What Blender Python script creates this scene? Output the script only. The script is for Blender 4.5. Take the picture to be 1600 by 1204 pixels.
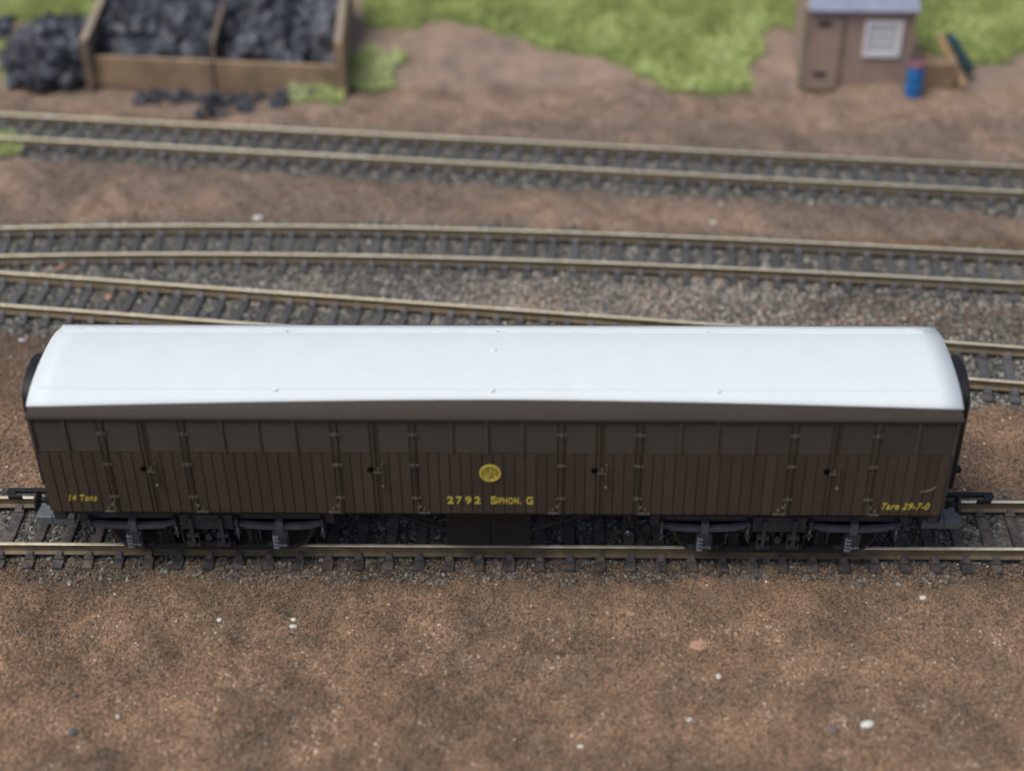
import bpy, math, random
import numpy as np
from mathutils import Vector, Matrix
R = math.radians
random.seed(7)
for o in list(bpy.data.objects): bpy.data.objects.remove(o)
scn = bpy.context.scene
col = scn.collection
scn.unit_settings.system = 'METRIC'
scn.unit_settings.scale_length = 0.01          # one Blender unit is a centimetre: a model railway at its real size
S = 0.1                                        # every shape below is given in millimetres

# ---------------------------------------------------------------- camera
cp, cy, cr = 0.642915, -0.0282648, -0.0139520
f_ = Vector((math.sin(cy)*math.cos(cp), math.cos(cy)*math.cos(cp), -math.sin(cp)))
r_ = Vector((math.cos(cy), -math.sin(cy), 0)); u_ = r_.cross(f_)
rr = math.cos(cr)*r_+math.sin(cr)*u_; uu = -math.sin(cr)*r_+math.cos(cr)*u_
cam = bpy.data.cameras.new('camera'); camo = bpy.data.objects.new('camera', cam); col.objects.link(camo)
m = Matrix((rr, uu, -f_)).transposed().to_4x4(); m.translation = Vector((11.765, -275.69, 247.04))*S
camo.matrix_world = m
cam.sensor_width = 36; cam.lens = 2430.58/1600*36
cam.clip_start = .5; cam.clip_end = 4000
cam.dof.use_dof = True; cam.dof.focus_distance = 36.9; cam.dof.aperture_fstop = 0.086
scn.camera = camo

# ---------------------------------------------------------------- sky, sun, exposure
w = bpy.data.worlds.new('World'); scn.world = w; w.use_nodes = True
nt = w.node_tree; sky = nt.nodes.new('ShaderNodeTexSky'); sky.sky_type = 'NISHITA'; sky.sun_disc = False
SE, SA = R(62), R(238)                          # veiled sun to the left, a little on the camera's side
sky.sun_elevation = SE; sky.sun_rotation = SA; sky.air_density = .8; sky.dust_density = 5; sky.ozone_density = .8
bg = nt.nodes['Background']; nt.links.new(sky.outputs[0], bg.inputs[0]); bg.inputs[1].default_value = 0.12
sl = bpy.data.lights.new('sun', 'SUN'); sl.energy = 1.45; sl.angle = R(32); sl.color = (1, .985, .93)
so = bpy.data.objects.new('sun', sl); col.objects.link(so)
sd = Vector((math.sin(SA)*math.cos(SE), math.cos(SA)*math.cos(SE), math.sin(SE)))
so.rotation_euler = sd.to_track_quat('Z', 'Y').to_euler()
scn.view_settings.view_transform = 'Standard'; scn.view_settings.look = 'None'
scn.view_settings.gamma = 1; scn.view_settings.exposure = 0.1

# ---------------------------------------------------------------- materials
def mat(name, c, rough=.7, metal=0, c2=None, scale=4, c3=None, scale3=25, amt3=.5, bump=0, bscale=60, spec=.5, thr=(.35, .65), vary=0, detail=5):
    """principled paint: colour c, patched by noise with c2, speckled with c3; optional per-object variation"""
    M = bpy.data.materials.new(name); M.use_nodes = True; n = M.node_tree; L = n.links
    b = n.nodes['Principled BSDF']; b.inputs['Roughness'].default_value = rough
    b.inputs['Metallic'].default_value = metal; b.inputs['Specular IOR Level'].default_value = spec
    geo = n.nodes.new('ShaderNodeNewGeometry'); pos = geo.outputs['Position']
    rgb = n.nodes.new('ShaderNodeRGB'); rgb.outputs[0].default_value = (*c, 1); cur = rgb.outputs[0]
    def layer(cur, cc, sc, lo, hi, k=1., det=5):
        t = n.nodes.new('ShaderNodeTexNoise'); t.inputs['Scale'].default_value = sc; t.inputs['Detail'].default_value = det
        t.inputs['Roughness'].default_value = .65
        L.new(pos, t.inputs['Vector'])
        r = n.nodes.new('ShaderNodeMapRange'); r.inputs[1].default_value = lo; r.inputs[2].default_value = hi; r.inputs[4].default_value = k
        L.new(t.outputs[0], r.inputs[0])
        mx = n.nodes.new('ShaderNodeMix'); mx.data_type = 'RGBA'; L.new(r.outputs[0], mx.inputs[0]); L.new(cur, mx.inputs[6])
        mx.inputs[7].default_value = (*cc, 1); return mx.outputs[2]
    if c2: cur = layer(cur, c2, scale, thr[0], thr[1], 1, detail)
    if c3: cur = layer(cur, c3, scale3, .62, .72, amt3, 3)
    if vary:
        oi = n.nodes.new('ShaderNodeObjectInfo'); r = n.nodes.new('ShaderNodeMapRange'); r.inputs[3].default_value = 1-vary; r.inputs[4].default_value = 1+vary
        L.new(oi.outputs['Random'], r.inputs[0])
        hs = n.nodes.new('ShaderNodeHueSaturation'); L.new(r.outputs[0], hs.inputs['Value']); L.new(cur, hs.inputs['Color']); cur = hs.outputs[0]
    L.new(cur, b.inputs['Base Color'])
    if bump:
        t = n.nodes.new('ShaderNodeTexNoise'); t.inputs['Scale'].default_value = bscale; t.inputs['Detail'].default_value = 4; L.new(pos, t.inputs['Vector'])
        bp = n.nodes.new('ShaderNodeBump'); bp.inputs['Strength'].default_value = bump; bp.inputs['Distance'].default_value = .02
        L.new(t.outputs[0], bp.inputs['Height']); L.new(bp.outputs[0], b.inputs['Normal'])
    return M

def ramp_mat(name, stops, rough=.85, patch=False):
    """stones, blades and grains: the colour is picked by each piece's own random number"""
    M = bpy.data.materials.new(name); M.use_nodes = True; n = M.node_tree; L = n.links; b = n.nodes['Principled BSDF']
    b.inputs['Roughness'].default_value = rough; b.inputs['Specular IOR Level'].default_value = .3
    a = n.nodes.new('ShaderNodeAttribute'); a.attribute_type = 'INSTANCER'; a.attribute_name = 'tone'
    r = n.nodes.new('ShaderNodeValToRGB'); L.new(a.outputs['Fac'], r.inputs[0])
    while len(r.color_ramp.elements) < len(stops): r.color_ramp.elements.new(.5)
    for e, (p, c) in zip(r.color_ramp.elements, stops): e.position = p; e.color = (*c, 1)
    if patch:
        geo = n.nodes.new('ShaderNodeNewGeometry'); t = n.nodes.new('ShaderNodeTexNoise'); t.inputs['Scale'].default_value = .42; t.inputs['Detail'].default_value = 8; t.inputs['Roughness'].default_value = .76
        L.new(geo.outputs['Position'], t.inputs['Vector']); q = n.nodes.new('ShaderNodeMapRange'); L.new(t.outputs[0], q.inputs[0]); q.inputs[1].default_value = .40; q.inputs[2].default_value = .60
        p = n.nodes.new('ShaderNodeMix'); p.data_type = 'RGBA'; L.new(q.outputs[0], p.inputs[0]); p.inputs[6].default_value = (.84, .84, .80, 1); p.inputs[7].default_value = (1.5, 1.37, 1.22, 1)
        x = n.nodes.new('ShaderNodeMix'); x.data_type = 'RGBA'; x.blend_type = 'MULTIPLY'; x.inputs[0].default_value = 1; L.new(r.outputs[0], x.inputs[6]); L.new(p.outputs[2], x.inputs[7])
        L.new(x.outputs[2], b.inputs['Base Color']); return M
    L.new(r.outputs[0], b.inputs['Base Color']); return M

M_roof = mat('white_roof_paint', (.68, .755, .775), .6, c2=(.65, .73, .755), scale=1.3, c3=(.55, .57, .55), scale3=17, amt3=.16, bump=.1, bscale=25, spec=.3)
M_brown = mat('brown_body_paint', (.056, .046, .035), .53, c2=(.049, .042, .032), scale=1.2, c3=(.10, .085, .07), scale3=14, amt3=.35, bump=.2, bscale=30, vary=.09, spec=.22)
M_plank = mat('brown_plank_paint', (.06, .047, .034), .56, c2=(.053, .044, .033), scale=1.5, c3=(.09, .07, .055), scale3=12, amt3=.3, bump=.2, bscale=30, vary=.1, spec=.22)
M_worn = mat('rubbed_brown_paint', (.14, .125, .105), .5, c2=(.055, .046, .036), scale=14, spec=.4)
M_scr = mat('pale_scratch_paint', (.2, .18, .155), .6, c2=(.07, .06, .05), scale=20)
M_dark = mat('recess_shade_black', (.004, .004, .004), .9, spec=.05)  # black disc colour standing in for the shade inside the handle hole
M_black = mat('black_plastic', (.010, .011, .013), .5, c2=(.014, .015, .017), scale=3, c3=(.09, .09, .1), scale3=22, amt3=.2, bump=.15, spec=.3)
M_bogie = mat('blue_black_plastic', (.036, .040, .05), .4, c2=(.022, .025, .032), scale=4, c3=(.19, .19, .21), scale3=20, amt3=.5, bump=.25)
M_greyp = mat('grey_plastic', (.12, .14, .148), .45, c2=(.09, .105, .11), scale=5, c3=(.24, .24, .24), scale3=20, amt3=.3)
M_yel = mat('yellow_lettering', (.56, .47, .07), .6, c2=(.4, .33, .06), scale=16)
M_nick = mat('nickel_rail_head', (.8, .76, .6), .36, .4, c2=(.6, .52, .34), scale=3.0, spec=.5)
M_rail = mat('weathered_rail_side', (.19, .145, .085), .6, .15, c2=(.10, .078, .052), scale=2.2, c3=(.28, .2, .09), scale3=7, amt3=.4, bump=.3)
M_rail2 = mat('grimy_rail_side', (.095, .082, .062), .6, .15, c2=(.15, .12, .075), scale=1.2, c3=(.2, .15, .08), scale3=7, amt3=.4, bump=.3)
M_slp = mat('grey_sleeper_plastic', (.07, .073, .079), .5, c2=(.10, .098, .096), scale=3.5, c3=(.2, .18, .15), scale3=14, amt3=.5, bump=.35, vary=.22)
M_slpb = mat('dusty_sleeper_plastic', (.045, .044, .05), .7, c2=(.12, .095, .075), scale=4.5, c3=(.22, .18, .14), scale3=12, amt3=.6, bump=.5, vary=.25, thr=(.42, .6))
M_steel = mat('bright_wheel_steel', (.085, .066, .048), .55, .2, c2=(.03, .026, .023), scale=6)
M_spring2 = mat('slate_highlight_plastic', (.2, .21, .25), .4, c2=(.1, .11, .14), scale=9)  # lighter slate paints highlights on axlebox ribs, bolts and hanger tips
M_spring = mat('slate_spring_plastic', (.085, .095, .125), .35, c2=(.05, .056, .075), scale=3, bump=.15)  # lighter than the bogie plastic, so the springs' highlight is partly painted
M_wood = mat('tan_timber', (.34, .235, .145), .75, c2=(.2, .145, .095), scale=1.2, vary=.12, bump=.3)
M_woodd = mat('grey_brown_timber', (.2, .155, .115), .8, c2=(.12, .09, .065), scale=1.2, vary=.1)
M_hut = mat('pinkish_brown_boards', (.40, .30, .25), .8, c2=(.33, .25, .20), scale=.9, vary=.05)
M_post = mat('pale_beige_timber', (.33, .28, .21), .8, c2=(.25, .21, .15), scale=1)
M_slate = mat('blue_grey_roof_felt', (.27, .31, .40), .7, c2=(.22, .25, .33), scale=1.5)
M_white = mat('white_window_paint', (.74, .74, .78), .5)
M_glass = mat('pale_window_pane', (.6, .62, .66), .3)
M_blue = mat('blue_drum_paint', (.02, .16, .44), .35)
M_pink = mat('pink_drum_lid', (.2, .08, .11), .5)
M_teal = mat('dark_teal_canvas', (.025, .06, .075), .7)
M_paleplank = mat('pale_leaning_timber', (.52, .35, .19), .7, c2=(.42, .27, .14), scale=2)

# ---------------------------------------------------------------- mesh helpers
class MB:
    def __init__(s): s.v = []; s.f = []; s.m = []
    def add(s, vs, fs, mi=0):
        k = len(s.v); s.v += [tuple(v) for v in vs]; s.f += [tuple(i+k for i in f) for f in fs]; s.m += [mi]*len(fs); return s
    def box(s, x0, x1, y0, y1, z0, z1, mi=0, T=None):
        v = [(x, y, z) for z in (z0, z1) for y in (y0, y1) for x in (x0, x1)]
        if T: v = [tuple(T @ Vector(p)) for p in v]
        return s.add(v, [(0, 2, 3, 1), (4, 5, 7, 6), (0, 1, 5, 4), (1, 3, 7, 5), (3, 2, 6, 7), (2, 0, 4, 6)], mi)
    def cyl(s, a, b, r, r2=None, n=12, mi=0, cap=True):
        a = Vector(a); b = Vector(b); r2 = r if r2 is None else r2; d = (b-a).normalized()
        e = d.orthogonal().normalized(); g = d.cross(e); vs = []
        for c, q in ((a, r), (b, r2)):
            for i in range(n):
                t = 2*math.pi*i/n; vs.append(c+e*q*math.cos(t)+g*q*math.sin(t))
        fs = [(i, (i+1) % n, n+(i+1) % n, n+i) for i in range(n)]
        if cap: fs += [tuple(range(n-1, -1, -1)), tuple(range(n, 2*n))]
        return s.add(vs, fs, mi)
    def lathe(s, prof, org, axis='z', n=20, mi=0):
        vs = []; fs = []
        for (r, h) in prof:
            for i in range(n):
                t = 2*math.pi*i/n; p = (r*math.cos(t), r*math.sin(t), h)
                if axis == 'x': p = (h, p[0], p[1])
                if axis == 'y': p = (p[0], h, p[1])
                vs.append((p[0]+org[0], p[1]+org[1], p[2]+org[2]))
        for k in range(len(prof)-1):
            for i in range(n): fs.append((k*n+i, k*n+(i+1) % n, (k+1)*n+(i+1) % n, (k+1)*n+i))
        fs += [tuple(range(n-1, -1, -1)), tuple(range((len(prof)-1)*n, len(prof)*n))]
        return s.add(vs, fs, mi)
    def prism(s, poly, d0, d1, plane='xz', mi=0):
        """closed outline extruded: plane xz -> along y, yz -> along x, xy -> along z"""
        n = len(poly); mk = {'xz': lambda p, d: (p[0], d, p[1]), 'yz': lambda p, d: (d, p[0], p[1]), 'xy': lambda p, d: (p[0], p[1], d)}[plane]
        vs = [mk(p, d0) for p in poly]+[mk(p, d1) for p in poly]
        fs = [(i, (i+1) % n, n+(i+1) % n, n+i) for i in range(n)]+[tuple(range(n-1, -1, -1)), tuple(range(n, 2*n))]
        return s.add(vs, fs, mi)
    def mesh(s, name, mats, smooth=False, fix=True):
        me = bpy.data.meshes.new(name); me.from_pydata([(a*S, b*S, c*S) for a, b, c in s.v], [], s.f)
        for x in (mats if isinstance(mats, (list, tuple)) else [mats]): me.materials.append(x)
        me.polygons.foreach_set('material_index', s.m)
        if fix:
            import bmesh
            bm = bmesh.new(); bm.from_mesh(me); bmesh.ops.recalc_face_normals(bm, faces=bm.faces); bm.to_mesh(me); bm.free()
        if smooth: me.polygons.foreach_set('use_smooth', [True]*len(me.polygons))
        me.update(); return me
def link(name, me, parent=None, loc=None, rz=0):
    o = bpy.data.objects.new(name, me); col.objects.link(o)
    if parent is not None: o.parent = parent
    if loc: o.location = Vector(loc)*S
    if rz: o.rotation_euler[2] = rz
    return o
def obj(name, mb, mats, parent=None, smooth=False, bevel=0):
    o = link(name, mb.mesh(name, mats, smooth), parent)
    if bevel:
        b = o.modifiers.new('bevel', 'BEVEL'); b.width = bevel*S; b.segments = 2; b.limit_method = 'ANGLE'
    return o
def tag(o, label=None, cat=None, group=None, kind=None):
    for k, v in (('label', label), ('category', cat), ('group', group), ('kind', kind)):
        if v: o[k] = v
    return o
def thing(name, label, cat, loc=(0, 0, 0), rz=0, group=None):
    return tag(link(name, None, None, loc, rz), label, cat, group)

# value noise on numpy arrays (for terrain shape and scatter)
_rng = np.random.RandomState(3); _T = _rng.rand(256, 256)
def vn(x, y, sc, sd=0):
    x = np.asarray(x, float)/sc+37.3*sd+500; y = np.asarray(y, float)/sc+17.7*sd+500
    xi = np.floor(x).astype(int); yi = np.floor(y).astype(int); fx = x-xi; fy = y-yi
    fx = fx*fx*(3-2*fx); fy = fy*fy*(3-2*fy); g = lambda a, b: _T[a % 256, b % 256]
    return (g(xi, yi)*(1-fx)+g(xi+1, yi)*fx)*(1-fy)+(g(xi, yi+1)*(1-fx)+g(xi+1, yi+1)*fx)*fy
def ss(x, a, b):
    t = np.clip((np.asarray(x, float)-a)/(b-a), 0, 1); return t*t*(3-2*t)

# ---------------------------------------------------------------- where the four tracks run (centre lines, mm)
TR = dict(front=[0.0], diverging=[-1.04772e-05, -0.1276075, 82.083], middle=[4.51726e-07, -2.40555e-04, -0.0577001, 124.983],
          back=[9.89153e-06, -0.1101825, 182.61])
def ty(k, x): return np.polyval(TR[k], x)
def tdist(x, y):
    """distance to the nearest track's centre line"""
    d = np.full(np.shape(x), 1e9)
    for k, p in TR.items():
        dp = np.polyder(p) if len(p) > 1 else [0]
        s = np.polyval(dp, x); d = np.minimum(d, np.abs(y-ty(k, x))/np.sqrt(1+s*s))
    return d
def inpoly(x, y, P):
    x = np.asarray(x, float); r = np.zeros(x.shape, bool); n = len(P)
    for i in range(n):
        (x1, y1), (x2, y2) = P[i], P[(i+1) % n]
        if y1 == y2: continue
        c = ((y1 > y) != (y2 > y)) & (x < (x2-x1)*(y-y1)/(y2-y1)+x1); r ^= c
    return r
GRASS = [[(-50, 700), (-61, 300), (-57, 289), (-27, 294), (-7, 284), (13, 274), (30, 264), (42, 245), (58, 232), (77, 232), (85, 247), (91, 275), (104, 282), (150, 276), (152, 266), (164, 258), (173, 259), (190, 266), (330, 280), (500, 700)],
         [(-600, 700), (-500, 290), (-207, 300), (-189, 292), (-168, 296), (-158, 310), (-100, 700)],
         [(-60, 232), (-50, 234), (-43, 246), (-44, 262), (-54, 268), (-60, 262)], [(-81, 227), (-74, 222), (-64, 222), (-58, 228), (-62, 236), (-80, 237)],
         [(-215, 186), (-171, 187), (-166, 193), (-172, 199), (-215, 203)], [(-184, 240), (-176, 238), (-172, 246), (-178, 252), (-186, 248)],
         [(-210, 252), (-192, 250), (-188, 262), (-192, 275), (-215, 280)]]
def grassm(x, y):
    jx = x+(vn(x, y, 9, 5)-.5)*9; jy = y+(vn(x, y, 9, 6)-.5)*9
    r = np.zeros(np.shape(x), bool)
    for P in GRASS: r |= inpoly(jx, jy, P)
    return r
def infill(x, y):
    """how much loose grey stone lies between the diverging and the middle track"""
    a = y-ty('diverging', x); b = ty('middle', x)-y
    inb = ss(a, 4, 10)*ss(b, 4, 10)
    return inb*(1-.62*ss(x+(vn(x, y, 12, 71)-.5)*45, 55, 100))
def stoney(x, y):
    d = tdist(x, y)+(vn(x, y, 7, 1)-.5)*5
    m = 1-ss(d, 12.0, 17.5)
    return np.maximum(m, infill(x, y))
def gz(x, y):
    d = tdist(x, y); open_ = ss(d, 15, 24)
    z = -4.25+(vn(x, y, 1.3, 8)-.5)*.35
    z = z+open_*(.45+(vn(x, y, 30, 2)-.5)*3.2+(vn(x, y, 12, 3)-.5)*3.0+(vn(x, y, 4.5, 4)-.5)*1.2+(vn(x, y, 1.1, 9)-.5)*.38)
    for cx_, cy_, a_, lx, ly, h_ in ((-76, -36, -1.05, 13, 3.4, 1.5), (-62, -44, -.9, 16, 4, -1.0), (-20, -52, .15, 22, 5, 1.2), (4, -44, -.2, 14, 4, -1.1), (40, -50, .3, 25, 6, 1.0), (-95, -54, -.6, 18, 6, 1.2), (78, -40, -.3, 22, 6, .9), (20, -30, .1, 18, 4, .8)):
        u = (x-cx_)*math.cos(a_)+(y-cy_)*math.sin(a_); v = -(x-cx_)*math.sin(a_)+(y-cy_)*math.cos(a_); z = z+h_*np.exp(-(u/lx)**2-(v/ly)**2)
    z = z+infill(x, y)*((vn(x, y, 9, 11)-.5)*.9+.35)
    z = z+grassm(x, y)*.5
    return z

def sootf(X, Y):
    d = tdist(X, Y)
    soot = (1-ss(d, 15, 27))*ss(vn(X, Y, 16, 21)+.35*vn(X, Y, 5, 22), .38, .85)
    soot = np.maximum(soot, .8*np.exp(-((X+60)/70)**2-((Y-168)/9)**2))
    soot = np.maximum(soot, .85*ss(vn(X, Y, 24, 24)+.3*vn(X, Y, 7, 25), .5, .85)*ss(Y, 40, 60)*(1-ss(Y, 200, 225)))
    soot = np.maximum(soot, .5*ss(vn(X, Y, 11, 27)+.3*vn(X, Y, 4, 28), .75, 1.1))
    soot = np.maximum(soot, .9*np.exp(-((X-25)/45)**2-((Y-206)/6)**2))
    soot = np.maximum(soot, .9*np.exp(-((X+112)/40)**2-((Y-233)/9)**2))
    soot = np.maximum(soot, .85*ss(X, 35, 60)*ss(Y, 60, 72)*(1-ss(Y, 118, 150))*(.6+.4*vn(X, Y, 8, 29)))
    soot = np.maximum(soot, .8*ss(-X, 95, 108)*ss(Y, 45, 60)*(1-ss(Y, 90, 110)))
    return soot
# ---------------------------------------------------------------- the ground sheet
def axis(segs):
    out = []
    for a, b, st in segs: out += list(np.arange(a, b, st))
    return np.array(out+[segs[-1][1]])
gx = axis([(-3000, -300, 150), (-300, -165, 5), (-165, 165, .85), (165, 300, 5), (300, 3000, 150)])
gy = axis([(-3000, -120, 120), (-120, -76, 4), (-76, -8, .62), (-8, 60, 1.2), (60, 145, .9), (145, 330, 1.8), (330, 600, 15), (600, 3000, 150)])
X, Y = np.meshgrid(gx, gy); Z = gz(X, Y)
far = np.maximum(ss(np.abs(X), 350, 600), ss(np.abs(Y), 400, 600)); Z = Z*(1-far)+far*-4.2
nx, ny = len(gx), len(gy)
V = np.stack([X, Y, Z], -1).reshape(-1, 3)*S
idx = np.arange(nx*ny).reshape(ny, nx)
F = np.stack([idx[:-1, :-1], idx[:-1, 1:], idx[1:, 1:], idx[1:, :-1]], -1).reshape(-1, 4)
me = bpy.data.meshes.new('ground'); me.vertices.add(len(V)); me.vertices.foreach_set('co', V.ravel())
me.loops.add(F.size); me.loops.foreach_set('vertex_index', F.ravel().astype(np.int32)); me.polygons.add(len(F))
me.polygons.foreach_set('loop_start', np.arange(0, F.size, 4, dtype=np.int32)); me.update()
me.polygons.foreach_set('use_smooth', np.ones(len(F), bool))
# which stuff the surface is made of: r = grey stone dust, g = grass mat, b = soot; alpha = painted haze, paler with distance
soot = sootf(X, Y)
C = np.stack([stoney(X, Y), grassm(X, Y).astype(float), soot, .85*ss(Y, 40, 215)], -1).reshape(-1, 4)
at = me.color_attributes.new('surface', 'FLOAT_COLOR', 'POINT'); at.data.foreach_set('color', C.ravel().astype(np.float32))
M = bpy.data.materials.new('earth_and_stone_dust'); M.use_nodes = True; n = M.node_tree; L = n.links; b = n.nodes['Principled BSDF']
b.inputs['Roughness'].default_value = .95; b.inputs['Specular IOR Level'].default_value = .15
pos = n.nodes.new('ShaderNodeNewGeometry').outputs['Position']
def noise(sc, det=5, rough=.6):
    t = n.nodes.new('ShaderNodeTexNoise'); t.inputs['Scale'].default_value = sc; t.inputs['Detail'].default_value = det; t.inputs['Roughness'].default_value = rough
    L.new(pos, t.inputs['Vector']); return t.outputs[0]
def rng(v, a, b_, c=0, d_=1):
    r = n.nodes.new('ShaderNodeMapRange'); L.new(v, r.inputs[0])
    for i, q in enumerate((a, b_, c, d_)): r.inputs[i+1].default_value = q
    return r.outputs[0]
def mix(fac, a, b_, blend='MIX'):
    x = n.nodes.new('ShaderNodeMix'); x.data_type = 'RGBA'; x.blend_type = blend
    for s_, v in ((0, fac), (6, a), (7, b_)):
        if isinstance(v, (tuple, float, int)): x.inputs[s_].default_value = (*v, 1) if isinstance(v, tuple) else v
        else: L.new(v, x.inputs[s_])
    return x.outputs[2]
at_ = n.nodes.new('ShaderNodeAttribute'); at_.attribute_name = 'surface'; sp = n.nodes.new('ShaderNodeSeparateColor'); L.new(at_.outputs['Color'], sp.inputs[0])
patch = rng(noise(.42, 8, .76), .40, .60)
earth = mix(patch, (.185, .143, .11), (.38, .258, .18))
earth = mix(rng(noise(2.2, 5), .5, .72, 0, .7), earth, (.17, .14, .108))
earth = mix(rng(at_.outputs['Alpha'], 0, 1, 0, .75), earth, mix(rng(noise(.7, 5), .4, .62), (.28, .225, .19), (.42, .315, .25)))  # farther earth blended paler: background haze put into the colour
earth = mix(rng(noise(20, 3), .5, .7, 0, .6), earth, (.40, .28, .21))
earth = mix(rng(noise(26, 3), .55, .7, 0, .5), earth, (.06, .045, .038))
grey = mix(rng(noise(9, 5), .4, .65), (.085, .08, .072), (.19, .18, .162))
c = mix(rng(sp.outputs[2], 0, 1, 0, .65), earth, grey)
c = mix(sp.outputs[0], c, grey)
c = mix(sp.outputs[1], c, mix(rng(noise(1.6, 5), .35, .65), (.13, .19, .06), (.2, .26, .085)))
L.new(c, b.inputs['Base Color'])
bp = n.nodes.new('ShaderNodeBump'); bp.inputs['Strength'].default_value = 1; bp.inputs['Distance'].default_value = .035
L.new(noise(17, 4, .7), bp.inputs['Height']); L.new(bp.outputs[0], b.inputs['Normal'])
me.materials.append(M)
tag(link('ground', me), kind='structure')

# ---------------------------------------------------------------- scatter of loose pieces
def scatter(name, P, size, material, label, cat, shape='stone', seed=1, tone=None, lift=0., flat=(.55, .95), lean=.5, parent=None, stretch=(1, 1)):
    rs = np.random.RandomState(seed); N = len(P)
    me = bpy.data.meshes.new(name); me.vertices.add(N)
    Q = P.copy(); Q[:, 2] += lift; me.vertices.foreach_set('co', (Q*S).ravel())
    sz = (size[0]+(size[1]-size[0])*rs.rand(N)**2.0)[:, None]*S
    if shape == 'stone': sc = sz*np.stack([rs.uniform(.7, 1.3, N), rs.uniform(.7, 1.2, N), rs.uniform(*flat, N)], -1); ro = rs.uniform(0, 6.28, (N, 3))
    else: sc = sz*np.stack([rs.uniform(.8, 1.2, N)]*3, -1); ro = np.stack([rs.normal(0, lean, N), rs.normal(0, lean, N), rs.uniform(0, 6.28, N)], -1)
    for nm, dat, ty_ in (('psc', sc, 'FLOAT_VECTOR'), ('pro', ro, 'FLOAT_VECTOR')):
        a = me.attributes.new(nm, ty_, 'POINT'); a.data.foreach_set('vector', dat.astype(np.float32).ravel())
    a = me.attributes.new('tone', 'FLOAT', 'POINT'); a.data.foreach_set('value', (rs.rand(N) if tone is None else tone).astype(np.float32))
    o = link(name, me, parent)
    g = bpy.data.node_groups.new('pieces', 'GeometryNodeTree'); N_ = g.nodes; K = g.links
    g.interface.new_socket('Geometry', in_out='INPUT', socket_type='NodeSocketGeometry'); g.interface.new_socket('Geometry', in_out='OUTPUT', socket_type='NodeSocketGeometry')
    gi = N_.new('NodeGroupInput'); go = N_.new('NodeGroupOutput')
    ip = N_.new('GeometryNodeInstanceOnPoints'); K.new(gi.outputs[0], ip.inputs['Points'])
    jn = N_.new('GeometryNodeGeometryToInstance')
    for k in range(5):
        if shape == 'stone':
            pr = N_.new('GeometryNodeMeshIcoSphere'); pr.inputs['Radius'].default_value = 1; pr.inputs['Subdivisions'].default_value = 1
            rv = N_.new('FunctionNodeRandomValue'); rv.data_type = 'FLOAT_VECTOR'; rv.inputs[0].default_value = (-.36,)*3; rv.inputs[1].default_value = (.36,)*3; rv.inputs['Seed'].default_value = k+seed*7
            sp_ = N_.new('GeometryNodeSetPosition'); K.new(pr.outputs[0], sp_.inputs[0]); K.new(rv.outputs[0], sp_.inputs['Offset']); last = sp_.outputs[0]
        else:
            pr = N_.new('GeometryNodeMeshCone'); pr.inputs['Vertices'].default_value = 3; pr.inputs['Radius Top'].default_value = .04; pr.inputs['Radius Bottom'].default_value = .22; pr.inputs['Depth'].default_value = 2+k*.3; last = pr.outputs[0]
        sm = N_.new('GeometryNodeSetMaterial'); sm.inputs['Material'].default_value = material; K.new(last, sm.inputs[0])
        K.new(sm.outputs[0], jn.inputs[0])
    K.new(jn.outputs[0], ip.inputs['Instance']); ip.inputs['Pick Instance'].default_value = True
    ri = N_.new('FunctionNodeRandomValue'); ri.data_type = 'INT'
    [s for s in ri.inputs if s.name == 'Min' and s.enabled][0].default_value = 0; [s for s in ri.inputs if s.name == 'Max' and s.enabled][0].default_value = 4
    K.new([s for s in ri.outputs if s.enabled][0], ip.inputs['Instance Index'])
    for nm, sk in (('psc', 'Scale'), ('pro', 'Rotation')):
        na = N_.new('GeometryNodeInputNamedAttribute'); na.data_type = 'FLOAT_VECTOR'; na.inputs['Name'].default_value = nm
        K.new([s for s in na.outputs if s.enabled][0], ip.inputs[sk])
    K.new(ip.outputs[0], go.inputs[0])
    md = o.modifiers.new('pieces', 'NODES'); md.node_group = g
    return tag(o, label, cat, kind='stuff')

M_ball = ramp_mat('ballast_stone', [(0, (.045, .046, .045)), (.3, (.10, .10, .094)), (.6, (.18, .178, .16)), (.82, (.31, .30, .26)), (.93, (.5, .49, .43)), (.975, (.32, .19, .13)), (1, (.7, .68, .62))])
M_grain = ramp_mat('earth_grain', [(0, (.075, .06, .048)), (.3, (.16, .118, .085)), (.6, (.25, .175, .122)), (.88, (.28, .20, .142)), (.97, (.32, .24, .175)), (1, (.75, .7, .64))], patch=True)
M_coal = ramp_mat('coal_lump', [(0, (.012, .014, .019)), (.5, (.045, .052, .066)), (1, (.12, .135, .16))], .45)
M_grass = ramp_mat('grass_blade', [(0, (.28, .33, .12)), (.4, (.44, .52, .19)), (.8, (.58, .68, .28)), (1, (.7, .74, .44))])
rs = np.random.RandomState(11)
PITCH = dict(front=7.04, diverging=6.72, middle=6.72, back=6.95)
PHASE = dict(front=-3.9, diverging=1.5, middle=0, back=2)
EXT = dict(front=(-125, 130), diverging=(-185, 185), middle=(-195, 195), back=(-215, 215))
SLP = {}
for k in TR:
    p = TR[k]; dp = np.polyder(p) if len(p) > 1 else [0]; x = EXT[k][0]+PHASE[k] if k != 'front' else PHASE[k]-PITCH[k]*17
    L_ = []
    while x < EXT[k][1]:
        s = float(np.polyval(dp, x)); L_.append((x, float(ty(k, x)), math.atan(s))); x += PITCH[k]/math.sqrt(1+s*s)
    SLP[k] = L_
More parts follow.
